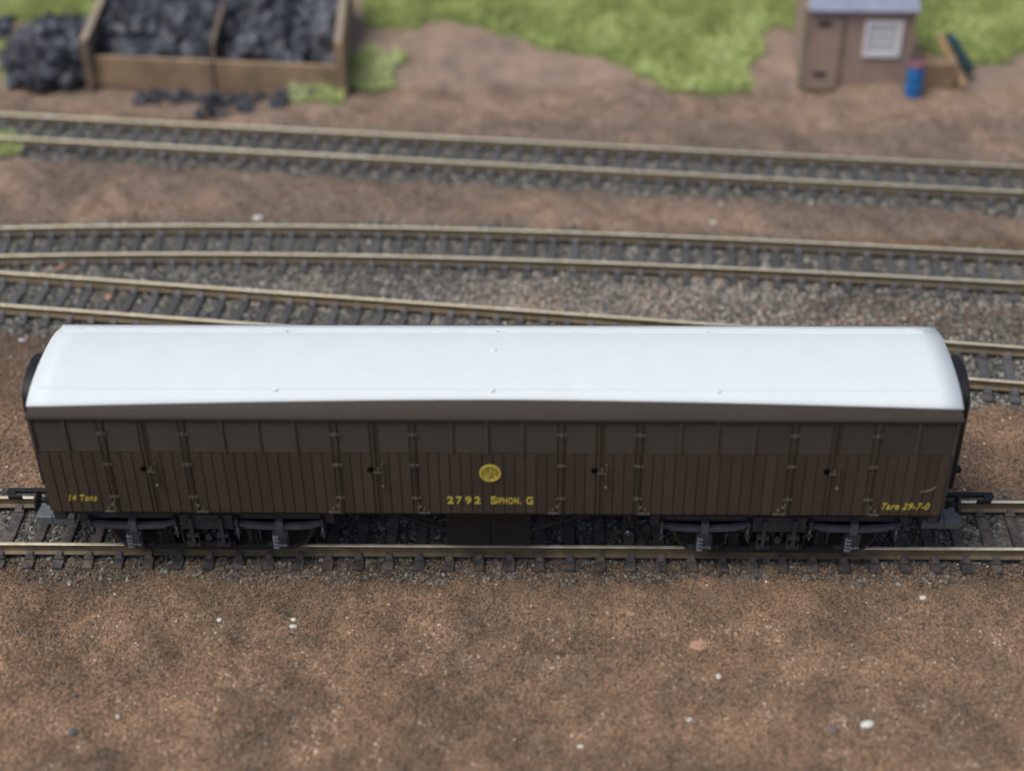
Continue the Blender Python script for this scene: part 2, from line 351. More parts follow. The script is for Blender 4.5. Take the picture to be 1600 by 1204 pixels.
def on_sleeper(x, y):
    r = np.zeros(len(x), bool)
    for k, L_ in SLP.items():
        c = np.array(L_)
        j = np.clip(np.searchsorted(c[:, 0], x), 1, len(c)-1)
        for q in (j-1, j):
            dx = x-c[q, 0]; dy = y-c[q, 1]; ca = np.cos(c[q, 2]); sa = np.sin(c[q, 2])
            r |= (np.abs(dx*ca+dy*sa) < 1.35) & (np.abs(-dx*sa+dy*ca) < 13.1)
    return r
def pick(n_, x0, x1, y0, y1, prob):
    x = rs.uniform(x0, x1, n_); y = rs.uniform(y0, y1, n_); k = rs.rand(n_) < prob(x, y); x, y = x[k], y[k]
    return np.stack([x, y, gz(x, y)], -1)
P = pick(400000, -200, 200, -20, 210, lambda x, y: stoney(x, y)*(.55+.45*vn(x, y, 6, 31))*(np.abs(x) < 118+y*.5))
P = P[~on_sleeper(P[:, 0], P[:, 1])]
pt = rs.rand(len(P))*.96; bright = infill(P[:, 0], P[:, 1])*ss(vn(P[:, 0], P[:, 1], 20, 33), .35, .8); pt = np.clip(pt+.22*bright-.05, 0, 1)
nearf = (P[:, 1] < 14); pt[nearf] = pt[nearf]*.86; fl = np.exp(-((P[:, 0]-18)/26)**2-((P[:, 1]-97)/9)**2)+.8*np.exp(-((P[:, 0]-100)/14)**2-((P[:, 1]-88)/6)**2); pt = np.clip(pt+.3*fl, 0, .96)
scatter('ballast', P, (.28, .72), M_ball, 'loose grey stone ballast between the sleepers and the tracks', 'ballast', seed=2, tone=pt, lift=.12)
P = pick(380000, -128, 128, -76, -9.7, lambda x, y: (1-stoney(x, y)*.5)*(.5+.5*vn(x, y, 3, 41)))
P = P[~on_sleeper(P[:, 0], P[:, 1])]
gt = np.clip(rs.rand(len(P))**1.25*.97+(vn(P[:, 0], P[:, 1], 5, 42)-.5)*.22, 0, .985); gt[rs.rand(len(P)) < .0012] = 1
sf = (1-ss(tdist(P[:, 0], P[:, 1]), 13, 30))*ss(vn(P[:, 0], P[:, 1], 16, 21)+.35*vn(P[:, 0], P[:, 1], 5, 22), .25, .75); gt = np.where(gt < .99, gt*(1-.5*sf), gt)
P[:, 2] += .45*stoney(P[:, 0], P[:, 1]); scatter('earth_grains', P, (.12, .34), M_grain, 'reddish brown earth grains covering the foreground in front of the wagon', 'earth', seed=3, tone=gt, lift=.05)
Pn = pick(420000, -175, 175, 10, 135, lambda x, y: (1-stoney(x, y))**2.2*(.5+.5*vn(x, y, 4, 46))*(np.abs(x) < 125+y*.5)*((np.abs(x) > 80) | (y > 70)))
P = pick(330000, -215, 215, 12, 240, lambda x, y: (1-stoney(x, y))**2.2*(.4+.6*vn(x, y, 4, 44))*(np.abs(x) < 125+y*.5)*(~grassm(x, y)))
P = np.concatenate([P, Pn]); P = P[~on_sleeper(P[:, 0], P[:, 1])]
gt = np.clip(rs.rand(len(P))**1.2*.97, 0, .985)*(1-.6*sootf(P[:, 0], P[:, 1])); gt[rs.rand(len(P)) < .003] = 1
scatter('earth_grains', P, (.12, .36), M_grain, 'brown earth grains between and beyond the rear tracks', 'earth', seed=4, tone=gt, lift=.05)

# ---------------------------------------------------------------- tracks: two rails, sleepers with their rail chairs
RP = [(-1.2, -2.55), (1.2, -2.55), (1.2, -2.3), (.3, -2.0), (.22, -.85), (.46, -.6), (.46, -.12), (.34, 0), (-.34, 0), (-.46, -.12), (-.46, -.6), (-.22, -.85), (-.3, -2.0), (-1.2, -2.3)]
def rail(k, side, parent, msides):
    p = TR[k]; dp = np.polyder(p) if len(p) > 1 else [0]; mb = MB(); nP = len(RP)
    x0, x1 = EXT[k]; N = 2 if k == 'front' else 60; ring = []
    for i in range(N):
        x = x0+(x1-x0)*i/(N-1); a = math.atan(float(np.polyval(dp, x))); y = float(ty(k, x)); off = side*8.25
        for (u, z) in RP: ring.append((x-math.sin(a)*(off+u), y+math.cos(a)*(off+u), z))
    fs = []; mi = []
    for i in range(N-1):
        for j in range(nP):
            fs.append((i*nP+j, i*nP+(j+1) % nP, (i+1)*nP+(j+1) % nP, (i+1)*nP+j)); mi.append(0 if j in (6, 7, 8) else 1)
    mb.v = ring; mb.f = fs+[tuple(range(nP)), tuple(range((N-1)*nP, N*nP))]; mb.m = mi+[1, 1]
    return link('rail', mb.mesh('rail', [M_nick, msides]), parent)
def sleeper_mesh(material):
    mb = MB(); w, h = 1.28, 13.1; c = .18
    mb.prism([(-w, -4.7), (w, -4.7), (w, -3.1-c), (w-c, -3.1), (-w+c, -3.1), (-w, -3.1-c)], -h, h, 'xz')
    return mb.mesh('sleeper', material)
def chair_mesh(material):
    mb = MB(); mb.box(-1.15, 1.15, -2.3, 2.3, -3.15, -2.62)
    for s in (-1, 1):
        mb.prism([(s*1.0, -2.65), (s*2.1, -2.65), (s*1.5, -1.9), (s*.75, -1.5)], -.75, .75, 'yz')
    return mb.mesh('rail_chair', material)
sm_a, sm_b, ch_a, ch_b = sleeper_mesh(M_slp), sleeper_mesh(M_slpb), chair_mesh(M_slp), chair_mesh(M_slpb)
LAB = dict(front='straight near track that the brown and white wagon stands on', diverging='curved track running behind the wagon and slanting in from the left',
           middle='track with gold topped rails curving across just beyond the slanting one', back='farthest blurred track in front of the coal bunker and hut')
for k in ('front', 'diverging', 'middle', 'back'):
    t = thing('railway_track', LAB[k], 'railway track', group='railway tracks')
    for s in (-1, 1): rail(k, s, t, M_rail if k in ('front', 'diverging') else M_rail2)
    for (x, y, a) in SLP[k]:
        j = random.uniform(-.012, .012)
        s_ = link('sleeper', sm_b if k == 'front' else sm_a, t, (x, y, random.uniform(-.08, .05)), a+j)
        for q in (-8.25, 8.25):
            link('rail_chair', ch_b if k == 'front' else ch_a, s_, (0, q, 0))

# ---------------------------------------------------------------- the wagon
W = thing('milk_wagon', 'long dark brown bogie wagon with white roof and yellow lettering on the near track', 'railway wagon')
YS = 16.4                                       # side sheet; the boards stand proud of it
ZB, ZL, ZE, ZC = 17.5, 34.8, 44.35, 48.8         # bottom, louvre foot, eaves, crown
XE = 99.0
RZ = [(0, 47.45), (2, 47.43), (4, 47.35), (6, 47.2), (8, 46.95), (10, 46.65), (12, 46.1), (13.5, 45.5), (14.8, 45.0), (15.8, 44.75), (16.6, 44.55), (17.1, 44.6), (17.6, 44.3)]
def roofz(y): return float(np.interp(abs(y), [a for a, b in RZ], [b for a, b in RZ]))
mb = MB(); prof = [(-YS, ZB), (-YS, ZE)]+[(y, roofz(y)-.35) for y in np.linspace(-YS, YS, 17)][1:-1]+[(YS, ZE), (YS, ZB)]
mb.prism(prof, -XE, XE, 'yz'); obj('body', mb, M_brown, W)
# brown cantrail strip that the white stops short of, and the white roof over it
def roof_shell(name, material, y0f, y1f, lift, xs, th, parent, ends=0):
    mb = MB(); ny_ = 22; ring = []
    for x in xs:
        ys = np.linspace(y0f(x), y1f(x), ny_); top = [(x, y, roofz(y)+lift) for y in ys]
        bot = [(x, y*.995, roofz(y)+lift-th) for y in ys[::-1]]; ring.append(top+bot)
    nP = 2*ny_
    vs = [p for r in ring for p in r]; fs = []
    for i in range(len(xs)-1):
        for j in range(nP): fs.append((i*nP+j, i*nP+(j+1) % nP, (i+1)*nP+(j+1) % nP, (i+1)*nP+j))
    for i in (0, len(xs)-1):
        for j in range(ny_-1): fs.append((i*nP+j, i*nP+j+1, i*nP+nP-2-j, i*nP+nP-1-j))
    mb.add(vs, fs); o = obj(name, mb, material, parent, smooth=False)
    for p in o.data.polygons: p.use_smooth = abs(p.normal.z) > .3 or abs(p.normal.x) < .1
    return o
xs = list(np.linspace(-99.6, 99.6, 41))
edge = lambda x: -14.4+1.9*max(0, 1-(abs(x-2)/98)**1.6)
roof = roof_shell('roof', M_roof, edge, lambda x: 16.9, .28, xs, .45, W)
M_band = mat('brown_cantrail_paint', (.046, .038, .031), .5, c2=(.042, .035, .029), scale=1.1, c3=(.1, .09, .08), scale3=9, amt3=.25, spec=.25)
def ease(name, s):
    mb = MB(); P_ = [(17.35, ZE-.45), (17.5, ZE-.1), (17.4, ZE+.25)]+[(y, roofz(y)+.02) for y in (17.0, 16.5, 15.8, 15, 14, 12.8, 11.6, 10.6)]
    P_ = P_+[(10.6, roofz(10.6)-.5), (15.5, roofz(15.5)-.6), (16.3, ZE-.45)]
    mb.prism([(s*a, b) for a, b in P_], -99.3, 99.3, 'yz'); return obj(name, mb, M_band, W)
ease('cantrail', -1); ease('cantrail', 1)
for (a, b_) in ((-98, -47.2), (-46.4, .1), (.9, 47.6), (48.4, 96)):
    for y in (-9.9, 12.3):
        mb = MB(); z = roofz(y)+.28; h = .3 if y > 0 else .12
        for (i0, i1) in ((a, b_),):
            mb.prism([(y-.42, z-.1), (y-.22, z+h), (y+.22, z+h), (y+.42, z-.1)], i0, i1, 'yz')
        obj('rain_strip', mb, M_roof, W)
mb = MB(); z = roofz(14.6)+.26; mb.prism([(14.2, z), (14.4, z+.3), (14.8, z+.2), (15, z-.3)], -94, 95, 'yz'); obj('rain_strip', mb, M_roof, W)
for x, y in ((0, -10.2), (48.2, -10.2), (-46.5, -10.2), (0, 3.4), (0, 12.3)):
    mb = MB(); z = roofz(y)+.26; mb.lathe([(.75, 0), (.72, .14), (.5, .22), (.01, .26)], (x, y, z), 'z', 14); obj('roof_vent', mb, M_roof, W, True)
# floor frame under the body
mb = MB(); mb.box(-97.5, 97.5, -14, 14, 14.6, ZB); mb.box(-97, 97, -15.6, -14.1, 16.2, ZB-.05); obj('solebar', mb, M_black, W)

def plank_mesh(wd, z0=ZB+.05, z1=ZL-.1, g=.12):
    mb = MB(); c = .13; a, b_ = g/2, wd-g/2
    mb.prism([(a, -YS+.1), (a, -YS-.3+c), (a+c, -YS-.3), (b_-c, -YS-.3), (b_, -YS-.3+c), (b_, -YS+.1)], z0, z1, 'xy'); return mb.mesh('plank', M_plank)
def louvre_mesh(wd, z0=ZL+.15, z1=ZE-.75, n_=12):
    mb = MB(); h = (z1-z0)/n_
    for i in range(n_):
        z = z0+i*h; mb.prism([(-YS+.05, z), (-YS-.3, z+.02), (-YS-.3, z+h*.3), (-YS+.12, z+h*.9)], .25, wd-.25, 'yz')
    mb.box(0.1, wd-.1, -YS-.2, -YS+.02, z1, z1+.5); mb.box(0.1, wd-.1, -YS-.3, -YS+.02, z0-.34, z0-.04)
    return mb.mesh('louvre_panel', M_brown)
cache = {}
def cached(fn, *a):
    k = (fn.__name__, a)
    if k not in cache: cache[k] = fn(*a)
    return cache[k]
DOORS = [(-83.8, -75.0, -66.3), (-33.7, -25.4, -17.0), (14.9, 23.2, 31.6), (64.5, 73.3, 82.0)]
BAYS = [(-98.6, -83.8, 2, 6), (-66.3, -33.7, 4, 13), (-17.0, 14.9, 4, 13), (31.6, 64.5, 4, 13), (82.0, 98.3, 2, 7)]
M_up = mat('rubbed_upright_paint', (.075, .061, .047), .5, c2=(.052, .043, .034), scale=2.5)
def mullion_mesh():
    mb = MB(); mb.prism([(-.36, -YS), (-.26, -YS-.62), (.26, -YS-.62), (.36, -YS)], ZL-.1, ZE-.35, 'xy'); return mb.mesh('upright', M_up)
def doorpost_mesh():
    mb = MB(); mb.prism([(-.62, -YS), (-.5, -YS-.42), (.5, -YS-.42), (.62, -YS)], ZB+.02, ZE-.35, 'xy')
    mb.prism([(-.12, -YS-.3), (-.08, -YS-.62), (.08, -YS-.62), (.12, -YS-.3)], ZB+.02, ZL, 'xy'); return mb.mesh('door_post', M_brown)
mul, dpost = mullion_mesh(), doorpost_mesh()
for (a, b_, nl, npk) in BAYS:
    a0 = a+.7 if a > -98 else a; b0 = b_-.7 if b_ < 98 else b_; wl = round((b0-a0)/nl, 3); wp = round((b0-a0)/npk, 3)
    for i in range(nl):
        tag(link('louvre_panel', cached(louvre_mesh, wl), W, (a0+i*wl, 0, 0)))
        if i: link('upright', mul, W, (a0+i*wl, 0, 0))
    for i in range(npk): link('plank', cached(plank_mesh, wp), W, (a0+i*wp, 0, random.uniform(-.01, .01)))
for x in (-98.75, 98.45): link('upright', cached(mullion_mesh), W, (x, 0, 0))
def hinge_mesh():
    mb = MB(); mb.box(-.8, .8, -YS-.58, -YS-.25, -.17, .17); mb.cyl((0, -YS-.62, -.42), (0, -YS-.62, .42), .3, n=8)
    mb.box(-1.0, -.6, -YS-.7, -YS-.5, -.32, .32); mb.box(.6, 1.0, -YS-.7, -YS-.5, -.32, .32); return mb.mesh('hinge', M_worn)
def seam_mesh():
    mb = MB(); mb.prism([(-.8, -YS), (-.72, -YS-.34), (-.2, -YS-.34), (-.12, -YS), ], ZB+.05, ZE-.8, 'xy'); mb.prism([(.12, -YS), (.2, -YS-.45), (.5, -YS-.45), (.58, -YS)], ZB+.05, ZE-.8, 'xy')
    return mb.mesh('meeting_stile', M_brown)
def grab_mesh():
    mb = MB(); y = -YS-.95
    pts = [(0, -YS-.2, 6.2), (0, y, 6.0), (.05, y, 5.4), (.05, y, .8), (0, y-.02, .1), (0, -YS-.2, 0)]
    for p, q in zip(pts, pts[1:]): mb.cyl(p, q, .19, n=8)
    mb.lathe([(.01, -.4), (.3, -.35), (.42, -.1), (.42, .1), (.25, .3), (.01, .35)], (0, y, .1), 'y', 10, mi=1); return mb.mesh('grab_rail', [M_up, M_worn])
def latch_mesh():
    mb = MB(); mb.cyl((-.6, -YS-.32, .35), (-.6, -YS-.6, .35), .72, .66, n=14, mi=1); mb.box(.1, 1.9, -YS-.75, -YS-.4, -.45, -.15); mb.box(.9, 1.3, -YS-.7, -YS-.3, -.5, 1.0)
    return mb.mesh('door_handle', [M_worn, M_dark])
def gusset_mesh():
    mb = MB(); mb.cyl((.5, -YS-.3, 2.2), (.5, -YS-.75, 2.2), .35, n=8); mb.box(-.1, .3, -YS-.62, -YS-.3, .2, 3.4)
    mb.box(.1, 2.6, -YS-.6, -YS-.3, .15, .5); mb.cyl((1.5, -YS-.3, 1.4), (1.5, -YS-.7, 1.4), .32, n=8)
    for i in range(4): mb.cyl((.5+i*.62, -YS-.5, .32), (.5+i*.62, -YS-.78, .32), .2, n=6)
    return mb.mesh('corner_bracket', M_worn)
def gusset_mesh_r():
    me = gusset_mesh()
    for v in me.vertices: v.co.x *= -1
    me.flip_normals(); return me
hm, sm, gm, lm, bm_l, bm_r = hinge_mesh(), seam_mesh(), grab_mesh(), latch_mesh(), gusset_mesh(), gusset_mesh_r()
for (a, c_, b_) in DOORS:
    for x in (a, b_): link('door_post', dpost, W, (x, 0, 0))
    for side, (p0, p1) in ((-1, (a+.7, c_-.1)), (1, (c_+.1, b_-.7))):
        mb = MB(); mb.box(p0-c_, p1-c_, -YS-.02, -YS+.3, ZB, ZE-.6)
        dr = link('door', mb.mesh('door', M_brown), W, (c_, 0, 0))
        p0 -= c_; p1 -= c_
        q0, q1 = (p0, p1-.7) if side < 0 else (p0+.5, p1)
        wl = round(q1-q0, 2); link('louvre_panel', cached(louvre_mesh, wl), dr, (q0, 0, 0))
        wp = round((q1-q0)/3, 3)
        for i in range(3): link('plank', cached(plank_mesh, wp), dr, (q0+i*wp, 0, 0))
        hx = p0-.7 if side < 0 else p1+.7
        for z in (39.9, 31.4, 22.1): link('hinge', hm, dr, (hx, 0, z))
        if side < 0: link('meeting_stile', sm, dr, (.25, 0, 0)); link('door_handle', lm, dr, (-.6, 0, 29.7))
        else: link('grab_rail', gm, dr, (1.45, 0, 25.7))
    link('corner_bracket', bm_r, W, (a-.3, 0, ZB)); link('corner_bracket', bm_l, W, (b_+.3, 0, ZB))
# rubbed scratches
mb = MB(); mb.prism([(93.0, 24.1), (93.2, 24.5), (95.0, 25.0), (96.2, 25.9), (96.35, 25.6), (95.2, 24.6)], -YS-.45, -YS-.2, 'xz'); obj('scratch', mb, M_scr, W)

# lettering
def text(s, x0, x1, z0, h, shear=0., name='lettering', off=.032):
    cu = bpy.data.curves.new('t', 'FONT'); cu.body = s; cu.size = 1; cu.extrude = .02; cu.offset = off; cu.shear = shear; cu.space_character = 1.15
    o = bpy.data.objects.new('t', cu); col.objects.link(o); dg = bpy.context.evaluated_depsgraph_get(); dg.update()
    me = bpy.data.meshes.new_from_object(o.evaluated_get(dg)); bpy.data.objects.remove(o)
    co = np.array([v.co[:] for v in me.vertices]); mn, mx = co.min(0), co.max(0)
    for v in me.vertices:
        x, y, z = v.co; nxx = x0+(x-mn[0])/(mx[0]-mn[0])*(x1-x0); nz = z0+(y-max(mn[1], 0))/(mx[1]-max(mn[1], 0))*h
        v.co = (nxx*S, (-YS-.42-z*2.)*S, nz*S)
    me.materials.clear(); me.materials.append(M_yel); me.update(); return link(name, me, W)
text('2', -10.2, -8.75, 20.5, 2.0); text('7', -8.2, -6.9, 20.5, 2.0); text('9', -6.2, -4.8, 20.5, 2.0); text('2', -4.2, -2.8, 20.5, 2.0)
text('S', -.6, .75, 20.5, 2.1); text('IPHON', .85, 5.6, 20.5, 1.75); text('.', 5.85, 6.15, 20.5, .4); text('G', 7.2, 8.75, 20.4, 2.1)
text('14 Tons', -94.2, -87.8, 20.8, 1.75, .35, off=.02); text('Tare 29-7-0', 85.3, 95.7, 19.35, 1.85, .35, off=.02)
# round monogram
mb = MB(); n_ = 40; ro, ri_ = 2.35, 1.85; cx, cz = -.55, 29.3; v = []
for r2, y in ((ro, -YS-.38), (ri_, -YS-.38), (ri_, -YS-.62), (ro, -YS-.62)):
    v += [(cx+r2*math.cos(2*math.pi*i/n_), y, cz+r2*math.sin(2*math.pi*i/n_)) for i in range(n_)]
fs = [(k*n_+i, k*n_+(i+1) % n_, ((k+1) % 4)*n_+(i+1) % n_, ((k+1) % 4)*n_+i) for k in range(4) for i in range(n_)]
mb.add(v, fs); emb = obj('monogram_ring', mb, M_yel, W)
mb = MB(); mb.cyl((cx, -YS-.28, cz), (cx, -YS-.40, cz), 1.9, n=32)
obj('monogram_disc', mb, mat('olive_monogram_ground', (.22, .185, .035), .6), W)
for t_, a, b_ in (('G', cx-1.45, cx-.35), ('W', cx-.75, cx+.85), ('R', cx+.35, cx+1.4)): text(t_, a, b_, cz-1.25, 2.5, name='monogram_letter')

# bogies
def spring_mb(x0):
    mb = MB()
    for k, (hw, dz) in enumerate(((9.7, 0), (9.0, -.42), (7.6, -.84))):
        P_ = []
        for i in range(13):
            t = -1+2*i/12; P_.append((x0+t*hw, 10.9+dz+.8*(t*hw/9.6)**2))
        mb.prism(P_+[(p[0], p[1]-.34) for p in P_[::-1]], -13.9, -12.6, 'xz')
    mb.box(x0-.85, x0+.85, -14.2, -12.4, 9.0, 12.4); return mb
def bogie(cx):
    for sgn in (-1, 1):                         # both sides
        mb = MB(); mb.box(cx-27, cx+27, -12.5, -11.4, 9.8, 11.9); mb.box(cx-29, cx+29, -12.5, -11.6, 10.6, 13.9)
        mb.box(cx-6, cx+6, -13.3, -12.4, 9.4, 13.6)
        for k in range(7): mb.cyl((cx-4.5+k*1.5, -13.2, 11.6+(k % 2)*.6), (cx-4.5+k*1.5, -13.6, 11.6+(k % 2)*.6), .22, n=6)
        frames = [(mb, 'side_frame', M_bogie)]
        mb = MB(); mb.box(cx-15.5, cx+15.5, -12.9, -12.0, 2.6, 3.8); mb.box(cx-15.5, cx+15.5, -10.4, -9.6, 5.0, 6.2); mb.box(cx-6, cx+6, -13.1, -12.2, 3.6, 5.2); frames.append((mb, 'tie_bar', M_black))
        for ax in (-16.7, 16.7):
            frames.append((spring_mb(cx+ax), 'leaf_spring', M_spring))
            mb = MB(); x = cx+ax; mb.box(x-1.75, x+1.75, -14.3, -11.6, 4.3, 9.2); mb.box(x-1.3, x+1.3, -14.75, -14.2, 5.6, 8.6)
            for k in range(4): mb.box(x-1.7, x-.4, -15.0, -14.25, 4.9+k*1.05, 5.3+k*1.05, 1)
            for q in (-.1, .6, 1.2): mb.cyl((x+q, -14.7, 5.9), (x+q, -15.05, 5.9), .25, n=6, mi=1)
            mb.prism([(x-3.6, 4.2), (x-3.2, 3.6), (x+3.2, 3.6), (x+3.6, 4.2)], -12.8, -11.9, 'xz')
            frames.append((mb, 'axlebox', [M_bogie, M_spring2]))
            for q in ((7.0,) if ax < 0 else (-7.0,)):
                mb = MB(); mb.prism([(x+q-1.3, 2.4), (x+q+1.3, 2.4), (x+q+1.0, 10.4), (x+q-1.0, 10.4)], -11.8, -9.4, 'xz'); mb.cyl((x+q, -12.1, 3.0), (x+q, -12.1, 10.8), .3, n=6)
                frames.append((mb, 'brake_shoe', M_black))
            for q in (-9.7, 9.7):
                mb = MB(); xx = x+q; mb.box(xx-.4, xx+.4, -14.3, -12.2, 10.8, 13.0); mb.cyl((xx, -13.4, 11.2), (xx, -13.4, 7.0), .32, .16, n=8, mi=1); mb.box(xx-.6, xx+.6, -14.0, -12.6, 8.2, 8.9)
                frames.append((mb, 'spring_hanger', [M_bogie, M_spring2]))
        for q in (-3.4, 3.4):
            mb = MB(); x = cx+q; mb.box(x-.45, x+.45, -14.2, -12.6, 5.0, 13.2); mb.box(x-1.5, x+1.5, -14.0, -12.6, 4.6, 5.4); mb.box(x-1.3, x+1.3, -14.1, -12.7, 7.6, 8.4)
            mb.cyl((x+1.2, -13.3, 5), (x+1.2, -13.3, 8.2), .22, n=6); mb.cyl((x-1.2, -13.3, 5), (x-1.2, -13.3, 8.2), .22, n=6)
            frames.append((mb, 'bolster_hanger', M_bogie))
        mb = MB(); mb.box(cx-13.5, cx+13.5, -11.3, -10.5, 7.4, 8.3)
        for q in (-11.5, -9.2, -6.3, -1.0, 1.0, 6.3, 9.2, 11.5): mb.cyl((cx+q, -11.6, 4.2), (cx+q, -11.6, 9.8), .3, n=6); mb.box(cx+q-.5, cx+q+.5, -12.1, -11.2, 6.2+(q % 2), 7.0+(q % 2))
        mb.cyl((cx, -12.4, 6.4), (cx, -13.2, 6.4), .8, n=10); frames.append((mb, 'brake_rigging', M_bogie))
        for mb, nm, mt in frames:
            if sgn > 0: mb.v = [(a, -b_, c_) for a, b_, c_ in mb.v]
            obj(nm, mb, mt, B)
    mb = MB(); mb.box(cx-5, cx+5, -12, 12, 9, 13.5); mb.box(cx-26, cx+26, -4, 4, 11.5, 13.8); mb.box(cx-28.5, cx-26.5, -12, 12, 10.8, 13.5); mb.box(cx+26.5, cx+28.5, -12, 12, 10.8, 13.5); obj('bolster', mb, M_black, B)
    for ax in (-16.7, 16.7):
        x = cx+ax; zc = 6.6
        for s in (-1, 1):
            y = s*7.3; e = s
            mb = MB(); pr = [(.8, 0), (3.8, .2), (5.4, .3), (5.9, 0), (7.3, 0), (7.3, .65*1), (6.65, .8), (6.6, 2.6), (6.1, 2.6), (5.4, 2.3), (3.8, 2.2), (.8, 2.4)]
            mb.lathe([(r2, h*s) for r2, h in pr], (x, y, zc), 'y', 32)
            mb.m = [1 if (v_ // 32) in (5, 6, 7) else 0 for v_ in range(len(mb.f)-2)]+[0, 0]
            obj('wheel', mb, [M_black, M_steel], B, False)
        mb = MB(); mb.cyl((x, -12.4, zc), (x, 12.4, zc), .9, n=10); obj('axle', mb, M_black, B)
for cx_ in (-65.5, 64.1):
    B = link('bogie', None, W); bogie(cx_)

# buffers, couplings, gangways, underframe gear
def buffer(s, y):
    mb = MB(); x = s*XE
    mb.lathe([(1.9, 0), (1.9, .5*s), (1.35, .7*s), (1.2, 3.0*s), (.75, 3.1*s), (.75, 4.6*s), (2.0, 4.8*s), (2.15, 5.2*s), (1.9, 5.5*s), (.01, 5.75*s)], (x-.3*s, y, 15.6), 'x', 20)
    return obj('buffer', mb, M_black, W, True)
for s in (-1, 1):
    mb = MB(); mb.box(min(s*97, s*99.3), max(s*97, s*99.3), -14.5, 14.5, 13.4, ZB-.05); obj('buffer_beam', mb, M_black, W)
    for y in (-10.6, 10.6): buffer(s, y)
    mb = MB()                                   # grey bumper frame of the coupling
    def bx(x0, x1, *a, **k): mb.box(min(s*x0, s*x1), max(s*x0, s*x1), *a, **k)
    bx(102.6, 106.4, -8.2, 8.2, 5.9, 8.2); bx(97.5, 102.6, -8.2, -5.4, 5.9, 8.2); bx(97.5, 102.6, 5.4, 8.2, 5.9, 8.2); bx(84, 102.6, -2.2, 2.2, 6.2, 8.0)
    obj('coupling_frame', mb, M_greyp, W, bevel=.25)
    mb = MB(); X1 = 115.4
    P_ = [(101, 9.6), (X1-.4, 9.6), (X1, 9.1), (X1, 8.6), (101, 8.6)]
    mb.prism([(s*a, b_) for a, b_ in P_], -.55, .55, 'xz')
    P_ = [(X1-2.4, -.5), (X1-.2, -.5), (X1-1.2, -2.6), (X1-4.6, -2.7), (X1-4.4, -2.1), (X1-2.9, -1.9)]
    mb.prism([(s*a, b_) for a, b_ in P_], 8.5, 9.7, 'xy')
    P_ = [(98, 15.0), (101.5, 14.6), (103, 9.6), (101, 8.6), (98, 12)]; mb.prism([(s*a, b_) for a, b_ in P_], -1.2, 1.2, 'xz')
    obj('coupling_hook', mb, M_black, W, bevel=.15)
    mb = MB(); P_ = []
    for i in range(33):
        t = math.pi*i/32; P_.append((8.6*math.cos(t)*1, 40+6.2*math.sin(t)**.8))
    P_ = [(8.6, 18)]+P_+[(-8.6, 18)]
    x0, x1 = sorted((s*99.0, s*102.9)); mb.prism(P_, x0, x1, 'yz'); obj('gangway', mb, M_black, W, bevel=.5)
    mb = MB(); mb.box(*sorted((s*102.9, s*103.9)), -8.2, -6.9, 22.6, 23.8)
    if s > 0: obj('gangway_clip', mb, M_black, W)
    mb = MB(); mb.box(*sorted((s*96.3, s*98.6)), -15.4, -13.4, 14.0, ZB-.1); obj('step_bracket', mb, M_bogie, W)
mb = MB(); mb.box(-10.9, 8.1, -13.2, -5.5, 4.6, 13.6); mb.box(-11.2, 8.4, -13.5, -5.3, 13.0, 14.6); mb.box(-1.7, -1.1, -13.5, -13.1, 4.8, 13); obj('battery_box', mb, M_black, W, bevel=.2)
for s in (-1, 1):
    mb = MB(); c0 = -1.4
    def tb(p, q, r2=.65): mb.cyl(p, q, r2, n=8)
    tb((c0+s*9, -12.2, 8.6), (c0+s*22, -12.2, 13.6)); tb((c0+s*22, -12.2, 13.6), (c0+s*40, -12.2, 14.9)); obj('truss_rod', mb, M_black, W)
for x in (-33.5, -17.2, 15.2, 31.4):
    mb = MB(); mb.cyl((x, -15.3, ZB), (x, -15.3, 13.2), .16, n=6); mb.cyl((x, -15.3, 13.2), (x, -13.5, 12.9), .16, n=6); obj('step_iron', mb, M_black, W)
mb = MB(); pr = [(1.5*math.sin(math.pi*i/12)+.001, -1.5*math.cos(math.pi*i/12)) for i in range(13)]; mb.lathe(pr, (30.3, -13.4, 8.9), 'z', 24); mb.cyl((30.3, -13.4, 9.5), (30.3, -13.4, 14.8), .3, n=8)
obj('vacuum_ball', mb, mat('gloss_black', (.012, .013, .016), .16), W, True)
mb = MB(); mb.cyl((20, 2, 9), (20, 2, 14.6), 3.2, n=20); mb.box(16, 50, -.5, .5, 12, 12.8); obj('vacuum_cylinder', mb, M_black, W)

# ---------------------------------------------------------------- pebbles and flakes lying on the ground
def rock(name, x, y, sx, sy, sz, c, label, cat='pebble', seed=0, rz=0., rough=.8, z=None):
    rs_ = random.Random(seed+int(x*7)); import bmesh
    bm = bmesh.new(); bmesh.ops.create_icosphere(bm, subdivisions=2, radius=1)
    for v_ in bm.verts: v_.co *= rs_.uniform(.82, 1.12)
    me = bpy.data.meshes.new(name); bm.to_mesh(me); bm.free()
    for v_ in me.vertices: v_.co = Vector((v_.co.x*sx, v_.co.y*sy, v_.co.z*sz))*S
    me.materials.append(mat(name+'_colour', c, rough, c2=tuple(q*.7 for q in c), scale=10))
    zz = float(gz(np.array([x]), np.array([y]))[0])+sz*.3 if z is None else z
    return tag(link(name, me, None, (x, y, zz), rz), label, cat)
wht = (.72, .72, .66)
rock('stone_flake', 44.8, -37.1, 2.3, 1.7, .35, (.52, .3, .22), 'flat pinkish flake of stone, the widest piece lying on the bare foreground earth', 'stone flake', 1, .3)
rock('pebble', 78.4, -58.0, 1.5, 1.15, .7, wht, 'largest white chip, low on the right of the foreground earth', seed=2, rz=.3)
rock('pebble', -45.1, -28.4, .75, .6, .45, wht, 'farther white bead of the close pair on the left foreground earth', seed=3)
rock('pebble', -44.9, -30.5, .95, .6, .45, wht, 'nearer and wider white bead of the close pair on the left foreground', seed=4)
